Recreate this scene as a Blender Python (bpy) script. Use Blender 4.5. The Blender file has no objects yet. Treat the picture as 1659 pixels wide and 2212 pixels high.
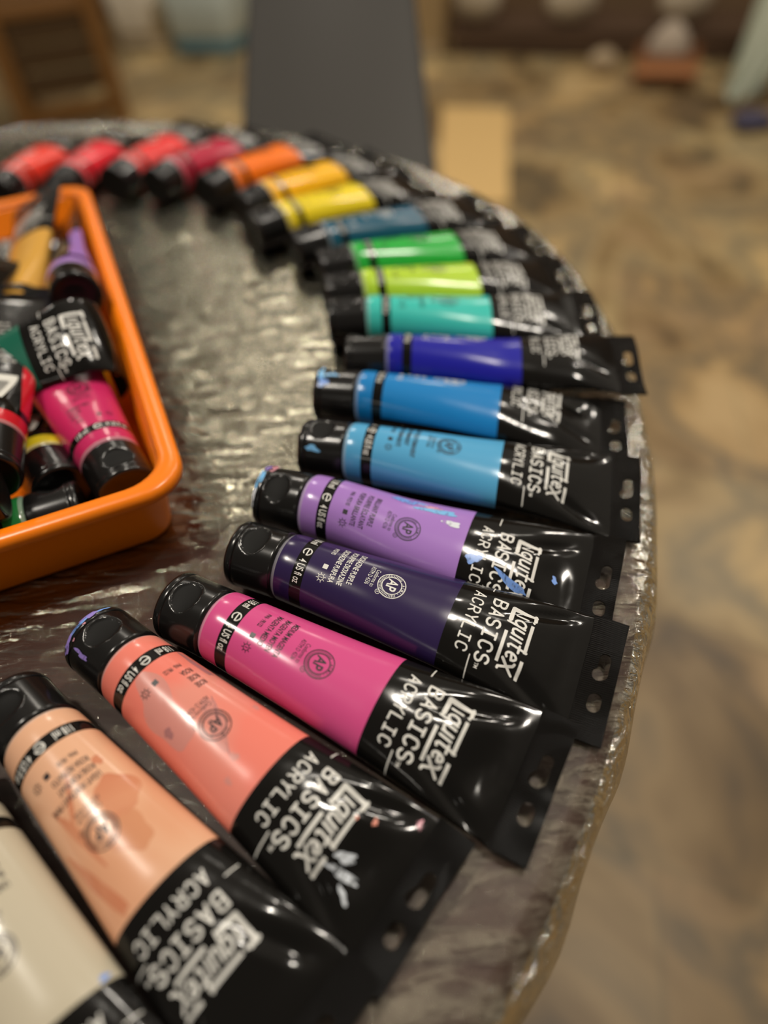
import bpy, bmesh, math, random
import numpy as np
from mathutils import Vector, Matrix

random.seed(7)
MM = 0.001
ZT = 0.740                      # height of the table surface above the floor
PI = math.pi
SC = bpy.context.scene
COL = SC.collection

# ------------------------------------------------------------------ helpers
def tag(o, label, cat, group=None, kind=None):
    if label: o['label'] = label
    if cat: o['category'] = cat
    if group: o['group'] = group
    if kind: o['kind'] = kind
    return o

def empty(name, loc=(0, 0, 0), rot=None):
    o = bpy.data.objects.new(name, None)
    o.empty_display_size = 0.02
    COL.objects.link(o)
    o.location = loc
    if rot is not None: o.rotation_euler = rot
    return o

def mesh_obj(name, V, F, mats, parent=None, fm=None, smooth=True, uv=None, loc=None):
    me = bpy.data.meshes.new(name)
    me.from_pydata([tuple(map(float, v)) for v in V], [], F)
    if not isinstance(mats, (list, tuple)): mats = [mats]
    for m in mats: me.materials.append(m)
    if fm is not None: me.polygons.foreach_set('material_index', fm)
    if smooth: me.polygons.foreach_set('use_smooth', [True] * len(me.polygons))
    if uv is not None:
        l = me.uv_layers.new(name='UVMap')
        idx = np.zeros(len(me.loops), dtype=np.int32); me.loops.foreach_get('vertex_index', idx)
        l.data.foreach_set('uv', np.asarray(uv, dtype=np.float32)[idx].ravel())
    me.update()
    o = bpy.data.objects.new(name, me)
    COL.objects.link(o)
    if parent is not None: o.parent = parent
    if loc is not None: o.location = loc
    return o

def bm_obj(name, bm, mat, parent=None, smooth=False):
    bmesh.ops.recalc_face_normals(bm, faces=bm.faces)
    me = bpy.data.meshes.new(name); bm.to_mesh(me); bm.free()
    me.materials.append(mat)
    if smooth: me.polygons.foreach_set('use_smooth', [True] * len(me.polygons))
    o = bpy.data.objects.new(name, me); COL.objects.link(o)
    if parent is not None: o.parent = parent
    return o

def add_box(bm, cx, cy, cz, sx, sy, sz, bev=0.0, rotz=0.0):
    r = bmesh.ops.create_cube(bm, size=1.0)
    vs = r['verts']
    for v in vs: v.co = Vector((v.co.x * sx, v.co.y * sy, v.co.z * sz))
    if bev > 0:
        es = list({e for v in vs for e in v.link_edges})
        rb = bmesh.ops.bevel(bm, geom=es, offset=bev, segments=2, affect='EDGES', profile=.6)
        vs = list({v for f in rb['faces'] for v in f.verts} | {v for v in vs if v.is_valid})
    M = Matrix.Translation((cx, cy, cz)) @ Matrix.Rotation(rotz, 4, 'Z')
    for v in vs: v.co = M @ v.co

def smoothstep(x):
    x = np.clip(x, 0, 1); return x * x * (3 - 2 * x)

# ------------------------------------------------------------------ materials
def srgb(r, g, b):
    f = lambda c: (c / 255 / 12.92) if c / 255 <= .04045 else ((c / 255 + .055) / 1.055) ** 2.4
    return (f(r), f(g), f(b), 1)

def mat(name, col, rough=.4, spec=.5, coat=0., metal=0., sub=0.):
    m = bpy.data.materials.new(name); m.use_nodes = True
    b = m.node_tree.nodes['Principled BSDF']
    b.inputs['Base Color'].default_value = col
    b.inputs['Roughness'].default_value = rough
    b.inputs['Specular IOR Level'].default_value = spec
    b.inputs['Coat Weight'].default_value = coat
    b.inputs['Coat Roughness'].default_value = .08
    b.inputs['Metallic'].default_value = metal
    return m

def nodes(m): return m.node_tree.nodes, m.node_tree.links, m.node_tree.nodes['Principled BSDF']

def add_bump(m, scale, strength, dist=.0005, detail=3, mapping=None, kind='noise'):
    n, l, b = nodes(m)
    tc = n.new('ShaderNodeTexCoord'); mp = n.new('ShaderNodeMapping')
    if mapping: mp.inputs['Scale'].default_value = mapping
    t = n.new('ShaderNodeTexNoise'); t.inputs['Scale'].default_value = scale; t.inputs['Detail'].default_value = detail
    bu = n.new('ShaderNodeBump'); bu.inputs['Strength'].default_value = strength; bu.inputs['Distance'].default_value = dist
    l.new(tc.outputs['Object'], mp.inputs[0]); l.new(mp.outputs[0], t.inputs['Vector'])
    l.new(t.outputs['Fac'], bu.inputs['Height']); l.new(bu.outputs[0], b.inputs['Normal'])
    return m

BLACK = add_bump(mat('black_tube_plastic', (.006, .0054, .0048, 1), .12, .36), 60, .25, .0012, 2)
CAPM = mat('black_cap_plastic', (.0075, .007, .0068, 1), .2, .5)
SCOOP = mat('black_matt_recess', (.005, .0048, .0045, 1), .6, .2)
WHITE = mat('white_ink', srgb(226, 224, 218), .4)
PAPER = mat('label_paper', srgb(222, 220, 212), .5)
DARKINK = mat('dark_ink', (.012, .01, .014, 1), .35)
GREYINK = mat('grey_ink', srgb(150, 148, 142), .4)

def crimp_material():
    m = mat('ribbed_crimp_plastic', (.0055, .005, .0045, 1), .22, .26)
    n, l, b = nodes(m)
    uv = n.new('ShaderNodeUVMap')
    w = n.new('ShaderNodeTexWave'); w.wave_type = 'BANDS'; w.bands_direction = 'X'
    w.inputs['Scale'].default_value = .32; w.inputs['Distortion'].default_value = .3
    bu = n.new('ShaderNodeBump'); bu.inputs['Strength'].default_value = 1.0; bu.inputs['Distance'].default_value = .0007
    l.new(uv.outputs[0], w.inputs['Vector']); l.new(w.outputs['Fac'], bu.inputs['Height']); l.new(bu.outputs[0], b.inputs['Normal'])
    return m
CRIMP = crimp_material()

_pm = {}
def paint(name, rgb, rough=.2):
    if name not in _pm:
        _pm[name] = mat('paint_' + name, srgb(*rgb), rough, .5)
    return _pm[name]

def pale_of(m):
    """the clear shoulder of the tube over the paint: a paler, milky version"""
    k = 'milky_' + m.name
    if k not in _pm:
        c = m.node_tree.nodes['Principled BSDF'].inputs['Base Color'].default_value
        _pm[k] = mat(k, tuple(c[i] * .6 + .22 for i in range(3)) + (1,), .15)
    return _pm[k]

def marbled(name, c0, c1, scale, lo, hi, stretch=(1, 1, 1), c2=None, seed=0., fine=None):
    """two-colour swirl of paint seen through the clear tube wall"""
    m = mat('paint_' + name, srgb(*c0), .2)
    n, l, b = nodes(m)
    tc = n.new('ShaderNodeTexCoord'); mp = n.new('ShaderNodeMapping')
    mp.inputs['Scale'].default_value = stretch; mp.inputs['Location'].default_value = (seed, seed * .7, seed * .3)
    t = n.new('ShaderNodeTexNoise'); t.inputs['Scale'].default_value = scale; t.inputs['Detail'].default_value = 1.5
    t.inputs['Distortion'].default_value = 1.2
    r = n.new('ShaderNodeValToRGB')
    r.color_ramp.elements[0].position = lo; r.color_ramp.elements[0].color = srgb(*c0)
    r.color_ramp.elements[1].position = hi; r.color_ramp.elements[1].color = srgb(*c1)
    if c2:
        e = r.color_ramp.elements.new(min(.98, hi + .12)); e.color = srgb(*c2)
    l.new(tc.outputs['Object'], mp.inputs[0]); l.new(mp.outputs[0], t.inputs['Vector'])
    l.new(t.outputs['Fac'], r.inputs[0]); l.new(r.outputs[0], b.inputs['Base Color'])
    return m

# ------------------------------------------------------------------ 2-D lettering (mm)
_fc = {}
def font2d(txt, size=2.6, xs=.62, bold=.0):
    """built-in font -> flat triangulated outline, x to the right, y up, origin at baseline left; returns V,F,width"""
    key = (txt, size, xs, bold)
    if key in _fc: return _fc[key]
    cu = bpy.data.curves.new('txt', 'FONT'); cu.body = txt; cu.size = 1.0; cu.resolution_u = 3; cu.offset = bold
    ob = bpy.data.objects.new('txt', cu); COL.objects.link(ob)
    bpy.context.view_layer.update()
    dg = bpy.context.evaluated_depsgraph_get()
    me = bpy.data.meshes.new_from_object(ob.evaluated_get(dg))
    V = np.array([v.co[:2] for v in me.vertices]) if len(me.vertices) else np.zeros((0, 2))
    F = [tuple(p.vertices) for p in me.polygons]
    bpy.data.objects.remove(ob); bpy.data.curves.remove(cu); bpy.data.meshes.remove(me)
    V = V * np.array([size / .72 * xs, size / .72])
    wd = V[:, 0].max() if len(V) else 0
    _fc[key] = (V, F, wd)
    return _fc[key]

def stroke(lines, th, step=.8, cap=True):
    """polylines -> quads + round joins"""
    V, F = [], []
    for pl in lines:
        pts = [np.array(p, float) for p in pl]
        for a, b in zip(pts[:-1], pts[1:]):
            d = b - a; L = np.hypot(*d)
            if L < 1e-6: continue
            t = d / L; nrm = np.array([-t[1], t[0]]) * th / 2
            k = max(1, int(math.ceil(L / step)))
            for i in range(k):
                p, q = a + d * i / k, a + d * (i + 1) / k
                n0 = len(V); V += [p + nrm, p - nrm, q - nrm, q + nrm]; F.append((n0, n0 + 1, n0 + 2, n0 + 3))
        js = pts if cap else pts[1:-1]
        for p in js:
            n0 = len(V); V += [p + th / 2 * np.array([math.cos(x), math.sin(x)]) for x in np.linspace(0, 2 * PI, 10, endpoint=False)]
            F.append(tuple(range(n0, n0 + 10)))
    return np.array(V), F

def arcp(cx, cy, rx, ry, a0, a1, n=10):
    return [(cx + rx * math.cos(math.radians(a0 + (a1 - a0) * i / n)), cy + ry * math.sin(math.radians(a0 + (a1 - a0) * i / n))) for i in range(n + 1)]

def glyph(c, w, h):
    q = min(w, h) * .42
    if c == 'B':
        y = h * .53
        return [[(0, 0), (0, h), (w - q, h)] + arcp(w - q, h - (h - y) / 2, q * .9, (h - y) / 2, 90, -90, 6) + [(0, y)],
                [(w - q, y)] + arcp(w - q, y / 2, q, y / 2, 90, -90, 6) + [(0, 0)]]
    if c == 'A': return [[(0, 0), (w / 2, h), (w, 0)], [(w * .2, h * .3), (w * .8, h * .3)]]
    if c == 'S':
        r = h / 4
        return [arcp(w / 2, h - r, w / 2, r, 25, 180, 8)[0:] + arcp(w / 2, h - r, w / 2, r, 180, 270, 5)[1:] + arcp(w / 2, r, w / 2, r, 90, -155, 12)]
    if c == 'I': return [[(w / 2, 0), (w / 2, h)], [(w * .08, 0), (w * .92, 0)], [(w * .08, h), (w * .92, h)]]
    if c == 'C':
        r = w / 2
        return [arcp(w / 2, h - r, r, r, 15, 180, 8) + arcp(w / 2, r, r, r, 180, 345, 8)]
    if c == 'R':
        y = h * .45
        return [[(0, 0), (0, h), (w - q, h)] + arcp(w - q, h - (h - y) / 2, q, (h - y) / 2, 90, -90, 6) + [(0, y)], [(w * .5, y), (w, 0)]]
    if c == 'Y': return [[(0, h), (w / 2, h * .48), (w, h)], [(w / 2, h * .48), (w / 2, 0)]]
    if c == 'L': return [[(0, h), (0, 0), (w, 0)]]
    return []

def word(txt, x0, y0, pitch, w, h, th):
    L = []
    for i, c in enumerate(txt):
        L += [[(x0 + i * pitch + x, y0 + y) for x, y in pl] for pl in glyph(c, w, h)]
    return stroke(L, th)

def merge(parts):
    V, F = [], []
    for v, f in parts:
        n0 = len(V); V += [tuple(p) for p in v]; F += [tuple(i + n0 for i in q) for q in f]
    return np.array(V), F

def shift(vf, dx, dy): return (np.asarray(vf[0]) + np.array([dx, dy]), vf[1])

def brand_print():
    """x = along the reading direction (arc), y = s along the tube"""
    P = [word('BASICS', -16.2, 101.8, 5.75, 3.7, 6.0, 1.02), word('ACRYLIC', -16.6, 92.6, 4.75, 3.0, 5.0, .76)]
    # script word between two rules
    L = [[(-15.4, 122.0), (-15.4, 111.3), (-8.6, 111.3)]]
    P.append(stroke(L, 2.0))
    P.append(stroke([[(-16.4, 121.9), (-12.6, 121.9)]], 1.6))
    P.append(stroke([[(-2.2, 111.1), (12.6, 111.1)]], 1.5, cap=False))
    P.append(stroke([[(-9.6, 121.3), (5.0, 121.3)], [(8.6, 121.3), (17.2, 121.3)]], 1.5, cap=False))
    sl = lambda pts, x0: [(x0 + x + .16 * y, 113.6 + y) for x, y in pts]
    Z = []
    Z += [sl([(0, 0), (0, 5)], -12.4), sl([(-.1, 7.7), (.1, 7.9)], -12.6)]
    Z += [sl(arcp(1.7, 2.5, 1.7, 2.4, 30, 330, 12), -10.0), sl([(3.3, 5), (3.3, -3.2)], -10.0)]
    Z += [sl([(0, 5), (0, 1.2), (.6, .1), (1.8, .1), (3, 1.2)], -4.9), sl([(3, 5), (3, 0)], -4.9)]
    Z += [sl([(0, 0), (0, 5)], .2), sl([(-.1, 7.7), (.1, 7.9)], 0)]
    Z += [sl([(0, 8.4), (0, 1), (.8, 0), (1.6, .4)], 3.0), sl([(-1.2, 5.0), (2.0, 5.0)], 3.0)]
    Z += [sl([(.2, 2.6), (2.9, 3.1)] + arcp(1.6, 2.7, 1.5, 2.3, 10, 310, 12), 6.4)]
    P.append(stroke(Z, 1.05))
    P.append(stroke([sl([(-.6, 5.2), (.4, 4.8), (3.6, -1.4), (4.6, -1.6)], 11.0), sl([(4.4, 5.2), (-.8, -.4)], 11.0)], 1.2))
    # dashes and tm
    P.append(stroke([[(-27, 99.6), (-21, 99.6)], [(15.2, 99.6), (26, 99.6)]], .55))
    tm = font2d('TM', 1.7, .8, .02)
    P.append(shift(tm[:2], 17.2, 102.6))
    return merge(P)

def band_print():
    P = []
    t = font2d('118 ml', 3.9, .56, .014); P.append(shift(t[:2], -15.8, 12.2))
    t = font2d('4 US fl oz', 3.9, .56, .014); P.append(shift(t[:2], 3.0, 12.2))
    P.append(stroke([[(-3.3, 14.1), (.6, 14.1)] + arcp(-1.4, 14.0, 2.0, 2.0, 5, 315, 16)], .62))
    return merge(P)

def small_print(lines, pig, square=1):
    P = []
    t = font2d(pig, 2.2, .5, .014); P.append(shift(t[:2], -10.4, 24.2))
    P.append((np.array([(1.6 + .0, 24.0), (4.0, 24.0), (4.0, 26.4), (1.6, 26.4)]), [(0, 1, 2, 3)] if square else [(0, 1, 2)]))
    sun = [arcp(8.4, 25.2, 1.35, 1.35, 0, 360, 16), [(8.4, 24.5), (8.4, 25.9)]]
    for k in range(8):
        a = k * PI / 4 + .2
        sun.append([(8.4 + 1.35 * math.cos(a), 25.2 + 1.35 * math.sin(a)), (8.4 + 2.3 * math.cos(a), 25.2 + 2.3 * math.sin(a))])
    P.append(stroke(sun, .3))
    for k, s in enumerate(lines):
        t = font2d(s, 2.75, .565, .016)
        P.append(shift(t[:2], -12.2, 37.4 - 4.3 * k))
    t = font2d('Conforms to', 2.2, .62); P.append(shift(t[:2], -5.6, 47.8))
    t = font2d('ASTM D 4236', 2.2, .60); P.append(shift(t[:2], -6.6, 45.1))
    P.append(stroke([arcp(5.4, 52.3, 1.1, 1.1, 0, 360, 12)], .25)); t = font2d('R', 1.2, .8); P.append(shift(t[:2], 5.0, 51.7))
    cx, cy = 0, 57.2
    P.append(stroke([arcp(cx, cy, 6.4, 6.4, 0, 360, 40)], .45)); P.append(stroke([arcp(cx, cy, 4.55, 4.55, 0, 360, 32)], .4))
    t = font2d('AP', 5.0, .74, .02); P.append(shift(t[:2], cx - t[2] / 2 - .1, cy - 2.4))
    for k, ch in enumerate('-ACMI-'):
        a = PI / 2 + .62 - k * .25
        t = font2d(ch, 1.25, .8, .02); v = t[0] - np.array([t[2] / 2, .6]); r = a - PI / 2
        R = np.array([[math.cos(r), -math.sin(r)], [math.sin(r), math.cos(r)]])
        P.append((v @ R.T + np.array([cx + 5.35 * math.cos(a), cy + 5.35 * math.sin(a)]), t[1]))
    ticks = []
    for k in range(34):
        a = PI / 2 + .95 + k * (2 * PI - 1.9) / 33
        ticks.append([(cx + 4.85 * math.cos(a), cy + 4.85 * math.sin(a)), (cx + 5.85 * math.cos(a), cy + 5.85 * math.sin(a))])
    P.append(stroke(ticks, .28))
    return merge(P)

def rect2d(x0, x1, y0, y1, step=1.2):
    V, F = [], []
    nx = max(1, int((x1 - x0) / step)); ny = max(1, int((y1 - y0) / step))
    for i in range(nx + 1):
        for j in range(ny + 1): V.append((x0 + (x1 - x0) * i / nx, y0 + (y1 - y0) * j / ny))
    for i in range(nx):
        for j in range(ny):
            a = i * (ny + 1) + j; F.append((a, a + ny + 1, a + ny + 2, a + 1))
    return np.array(V), F

BRAND = brand_print(); BAND = band_print()

# ------------------------------------------------------------------ the paint tube
NA = 96
SROWS = np.array([0, .6, 1.4, 2.2, 4, 7, 10.9, 13.9, 16.9] + list(np.linspace(16.9, 85.8, 28)[1:]) + list(np.linspace(85.8, 146, 32)[1:]))

class Shape:
    """surface of one tube in its own frame (mm): x along the tube, y across, z up"""
    def __init__(s, a0=0., tz=1., troll=.14, ty=0., straight=False, dents=(), thin=1.0, curl=None):
        S = SROWS; s.S = S; s.curl = curl
        kS = [0, .6, 1.4, 2.2, 4, 16.9, 50, 85.8, 120, 140, 146]
        kW = [15.3, 16.0, 16.5, 16.8, 17, 17.9, 20.3, 23.2, 26.6, 28.9, 29.6]
        kH = [15.3, 16.0, 16.5, 16.8, 17, 16.4, 14.8 * thin, 12.3 * thin, 7.6 * thin, 2.4, .6]
        w = np.interp(S, kS, kW); h = np.interp(S, kS, kH)
        def sm(v):
            d = np.linspace(0, 146, 293); q = np.interp(d, S, v); k = np.ones(17) / 17
            q2 = np.convolve(np.pad(q, 8, 'edge'), k, 'valid'); r = np.interp(S, d, q2)
            f = smoothstep((S - 6) / 10) * smoothstep((146 - S) / 5); return v * (1 - f) + r * f
        w, h = sm(w), sm(h)
        rho = troll * smoothstep((S - 40) / 106)
        if straight:
            zc = 17 + tz * smoothstep((S - 50) / 96)
        else:
            ext = np.hypot(w * np.sin(rho), h * np.cos(rho))
            zc = np.where(S < 10, 17., ext) + tz * smoothstep((S - 70) / 76)
        yc = ty * smoothstep((S - 30) / 116)
        # equal-arc sampling
        ph = np.linspace(0, 2 * PI, 721)
        P = np.zeros((len(S), NA + 1, 3)); s.per = np.zeros(len(S))
        for i in range(len(S)):
            # start at the top, go towards -y
            cx = -w[i] * np.sin(ph); cz = h[i] * np.cos(ph)
            d = np.concatenate([[0], np.cumsum(np.hypot(np.diff(cx), np.diff(cz)))]); s.per[i] = d[-1]
            # the printed label may sit a little rolled to one side (a0)
            t = (np.linspace(0, d[-1], NA + 1) + a0 * (d[-1] / s.per[0])) % d[-1]
            # keep vertex 0 at the arc origin of the label
            qx = np.interp(t, d, cx); qz = np.interp(t, d, cz)
            c, sn = math.cos(rho[i]), math.sin(rho[i])
            P[i, :, 0] = S[i]; P[i, :, 1] = yc[i] + qx * c - qz * sn; P[i, :, 2] = zc[i] + qx * sn + qz * c
        P = s.bend(P)
        s.P = P
        N = s.normals(P)
        if dents:
            arc = (np.arange(NA + 1) / NA)[None, :] * s.per[:, None]
            arc = np.where(arc > s.per[:, None] / 2, arc - s.per[:, None], arc)
            D = np.zeros(arc.shape)
            for (s0, ar, ss, sa, dep, ang) in dents:
                x = S[:, None] - s0; y = arc - ar
                xr = x * math.cos(ang) + y * math.sin(ang); yr = -x * math.sin(ang) + y * math.cos(ang)
                D += dep * np.exp(-(xr / ss) ** 2 - (yr / sa) ** 2)
            D *= smoothstep((146 - S) / 12)[:, None] * smoothstep((S - 20) / 8)[:, None]
            D = np.minimum(D, np.maximum(h[:, None] * .9, .1))
            s.P = P - N * D[..., None]
            if not straight: s.P[..., 2] = np.maximum(s.P[..., 2], .05)
            N = s.normals(s.P)
        s.N = N
        s.rho, s.yc, s.zc = rho, yc, zc
    def bend(s, P):
        """a tail curled down over what it lies on: beyond x = curl[0] the tube follows an arc of radius curl[1]"""
        if not s.curl: return P
        x0, R = s.curl; P = P.copy(); x = P[..., 0]; t = np.maximum(x - x0, 0) / R; dz = P[..., 2] - 17.
        P[..., 0] = np.where(t > 0, x0 + (R + dz) * np.sin(t), x); P[..., 2] = np.where(t > 0, 17. - R + (R + dz) * np.cos(t), P[..., 2])
        return P
    def normals(s, P):
        dS = np.gradient(P, s.S, axis=0)
        Q = np.concatenate([P[:, -2:-1], P, P[:, 1:2]], 1); dA = Q[:, 2:] - Q[:, :-2]
        n = np.cross(dS, dA); n /= np.linalg.norm(n, axis=2, keepdims=True) + 1e-12
        return np.where((n * (P - P.mean(1, keepdims=True))).sum(2, keepdims=True) < 0, -n, n)
    def at(s, S, arc, off=0.):
        S = np.clip(np.asarray(S, float), s.S[0], s.S[-1]); arc = np.asarray(arc, float)
        fi = np.interp(S, s.S, np.arange(len(s.S))); i = np.minimum(fi.astype(int), len(s.S) - 2); u = (fi - i)[:, None]
        per = np.interp(S, s.S, s.per)
        fa = (arc / per * NA) % NA; j = np.minimum(fa.astype(int), NA - 1); v = (fa - j)[:, None]
        def bl(A): return (A[i, j] * (1 - u) * (1 - v) + A[i + 1, j] * u * (1 - v) + A[i, j + 1] * (1 - u) * v + A[i + 1, j + 1] * u * v)
        return bl(s.P) + off * bl(s.N)

class Acc:
    def __init__(s): s.V = []; s.F = []; s.M = []; s.n = 0
    def add(s, V, F, m):
        s.V.append(np.asarray(V, float)); s.F += [tuple(i + s.n for i in f) for f in F]; s.M += [m] * len(F); s.n += len(V)
    def obj(s, name, mats, parent, **k):
        return mesh_obj(name, np.concatenate(s.V) * MM, s.F, mats, parent, s.M, **k)

PANEL = 15      # half width of the back panel in columns

def skin_faces(sh, r0, r1, cols):
    """quads of the tube grid, rows r0..r1, for the listed columns"""
    V = sh.P[r0:r1 + 1, :NA].reshape(-1, 3); F = []
    for i in range(r1 - r0):
        for j in cols:
            k = (j + 1) % NA
            F.append((i * NA + j, i * NA + k, (i + 1) * NA + k, (i + 1) * NA + j))
    return V, F

def put(sh, vf, off=.09): return sh.at(vf[0][:, 1], vf[0][:, 0], off), vf[1]

def blob(rnd, s0, a0, rs, ra, n=22, jag=.35, ang=0.):
    """irregular smear outline in (arc, s) as concentric rings"""
    k1, k2, k3 = rnd.random() * 6, rnd.random() * 6, rnd.random() * 6
    V = [(a0, s0)]; F = []
    rings = 5
    for r in range(1, rings + 1):
        for i in range(n):
            t = 2 * PI * i / n
            q = 1 + jag * (.6 * math.sin(2 * t + k1) + .5 * math.sin(3 * t + k2) + .4 * math.sin(5 * t + k3))
            x, y = ra * q * math.cos(t) * r / rings, rs * q * math.sin(t) * r / rings
            V.append((a0 + x * math.cos(ang) - y * math.sin(ang), s0 + x * math.sin(ang) + y * math.cos(ang)))
    for i in range(n): F.append((0, 1 + i, 1 + (i + 1) % n))
    for r in range(rings - 1):
        for i in range(n):
            a = 1 + r * n + i; b = 1 + r * n + (i + 1) % n; F.append((a, a + n, b + n, b))
    return np.array(V), F

def cap_mesh(a0):
    """flip-top cap: base with a thumb recess, separate lid disc at the end"""
    rows = np.array([0.2, -.5, -1.1] + list(np.linspace(-2, -21.4, 30)) + [-21.8])
    nc = 120
    ar = np.arange(nc) / nc * 2 * PI
    V, F, M = [], [], []
    rad = np.interp(rows, [-21.8, -21.4, -1.1, -.5, .2], [16.1, 16.6, 16.9, 16.6, 15.4])
    th0 = a0 / 17.0
    for i, s in enumerate(rows):
        for t in ar:
            r = rad[i]
            d = ((t - th0 + PI) % (2 * PI)) - PI
            e = ((s + 13.8) / 6.6) ** 2 + (d * 16.8 / 8.6) ** 2
            inside = e < 1
            if inside: r -= 2.0 * (1 - e) ** .5 + .25
            V.append((s, -r * math.sin(t), 17 + r * math.cos(t))); M.append(inside)
    fm = []
    for i in range(len(rows) - 1):
        for j in range(nc):
            k = (j + 1) % nc; q = (i * nc + j, i * nc + k, (i + 1) * nc + k, (i + 1) * nc + j)
            F.append(q); fm.append(1 if sum(M[x] for x in q) >= 3 else 0)
    lid = [(-21.9, 15.6), (-22.0, 16.5), (-22.5, 16.75), (-24.6, 16.6), (-25.6, 16.2), (-26.2, 15.4), (-26.4, 14.2), (-26.0, 13.2), (-26.0, 7), (-26.0, .01)]
    LV, LF = [], []
    for s, r in lid:
        for j in range(64):
            t = 2 * PI * j / 64; LV.append((s, -r * math.sin(t), 17 + r * math.cos(t)))
    for i in range(len(lid) - 1):
        for j in range(64):
            k = (j + 1) % 64; LF.append((i * 64 + j, i * 64 + k, (i + 1) * 64 + k, (i + 1) * 64 + j))
    LF.append(tuple(range(64)))
    return np.array(V), F, fm, np.array(LV), LF

def crimp_mesh(sh, wave=0., wk=0., droop=0., fine=True):
    st = .75 if fine else 1.5
    W, Ln, th = 29.8, 15.2, .45
    ts = np.linspace(-W, W, int(2 * W / st) + 1); ds = np.linspace(-.6, Ln, int((Ln + .6) / st) + 1)
    def sdf(t, d):
        cap = lambda t, d, t0, t1, dc, r: math.hypot(t - min(max(t, t0), t1), d - dc) - r
        return min(cap(t, d, -13.5, -10.5, 8.2, 2.9), cap(t, d, 1.5, 9.5, 8.6, 2.5), math.hypot(t - 1.5, d - 7.4) - 3.2)
    o = np.array([146., sh.yc[-1], sh.zc[-1]]); c, sn = math.cos(sh.rho[-1]), math.sin(sh.rho[-1])
    u = np.array([0, c, sn]); n = np.array([0, -sn, c])
    nt, nd = len(ts), len(ds)
    G = np.zeros((nt, nd, 2)); D = np.zeros((nt, nd))
    for i, t in enumerate(ts):
        for j, d in enumerate(ds): G[i, j] = (t, d); D[i, j] = sdf(t, d)
    keep = {}
    for i in range(nt - 1):
        for j in range(nd - 1):
            q = [(i, j), (i + 1, j), (i + 1, j + 1), (i, j + 1)]
            if any(D[a] > 0 for a in q): keep[(i, j)] = q
    used = {a for q in keep.values() for a in q}
    for a in used:
        if D[a] < 0:
            t, d = G[a]; e = .01
            gx = (sdf(t + e, d) - sdf(t - e, d)) / (2 * e); gy = (sdf(t, d + e) - sdf(t, d - e)) / (2 * e); L = math.hypot(gx, gy) + 1e-9
            G[a] = (t - D[a] * gx / L, d - D[a] * gy / L)
    V, UV, F = [], [], []; idx = {}
    for side in (1, -1):
        for a in used:
            t, d = G[a]
            z = wave * math.sin(t * .11 + wk) * (max(d, 0) / Ln) ** 1.5 - droop * (max(d, 0) / Ln) ** 2
            p = o + u * t + np.array([d, 0, 0]) + n * (z + side * th * (1 if d > 0 else .7))
            idx[(a, side)] = len(V); V.append(p); UV.append((t, d))
    edge = {}
    for q in keep.values():
        F.append(tuple(idx[(a, 1)] for a in q)); F.append(tuple(idx[(a, -1)] for a in reversed(q)))
        for a, b in zip(q, q[1:] + q[:1]): edge[(a, b)] = 1
    for (a, b) in edge:
        if (b, a) not in edge: F.append((idx[(b, 1)], idx[(a, 1)], idx[(a, -1)], idx[(b, -1)]))
    return sh.bend(np.array(V)), F, np.array(UV)

ROW = {v: int(np.argmin(abs(SROWS - v))) for v in (0, 2.2, 10.9, 16.9, 85.8, 146)}

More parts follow.
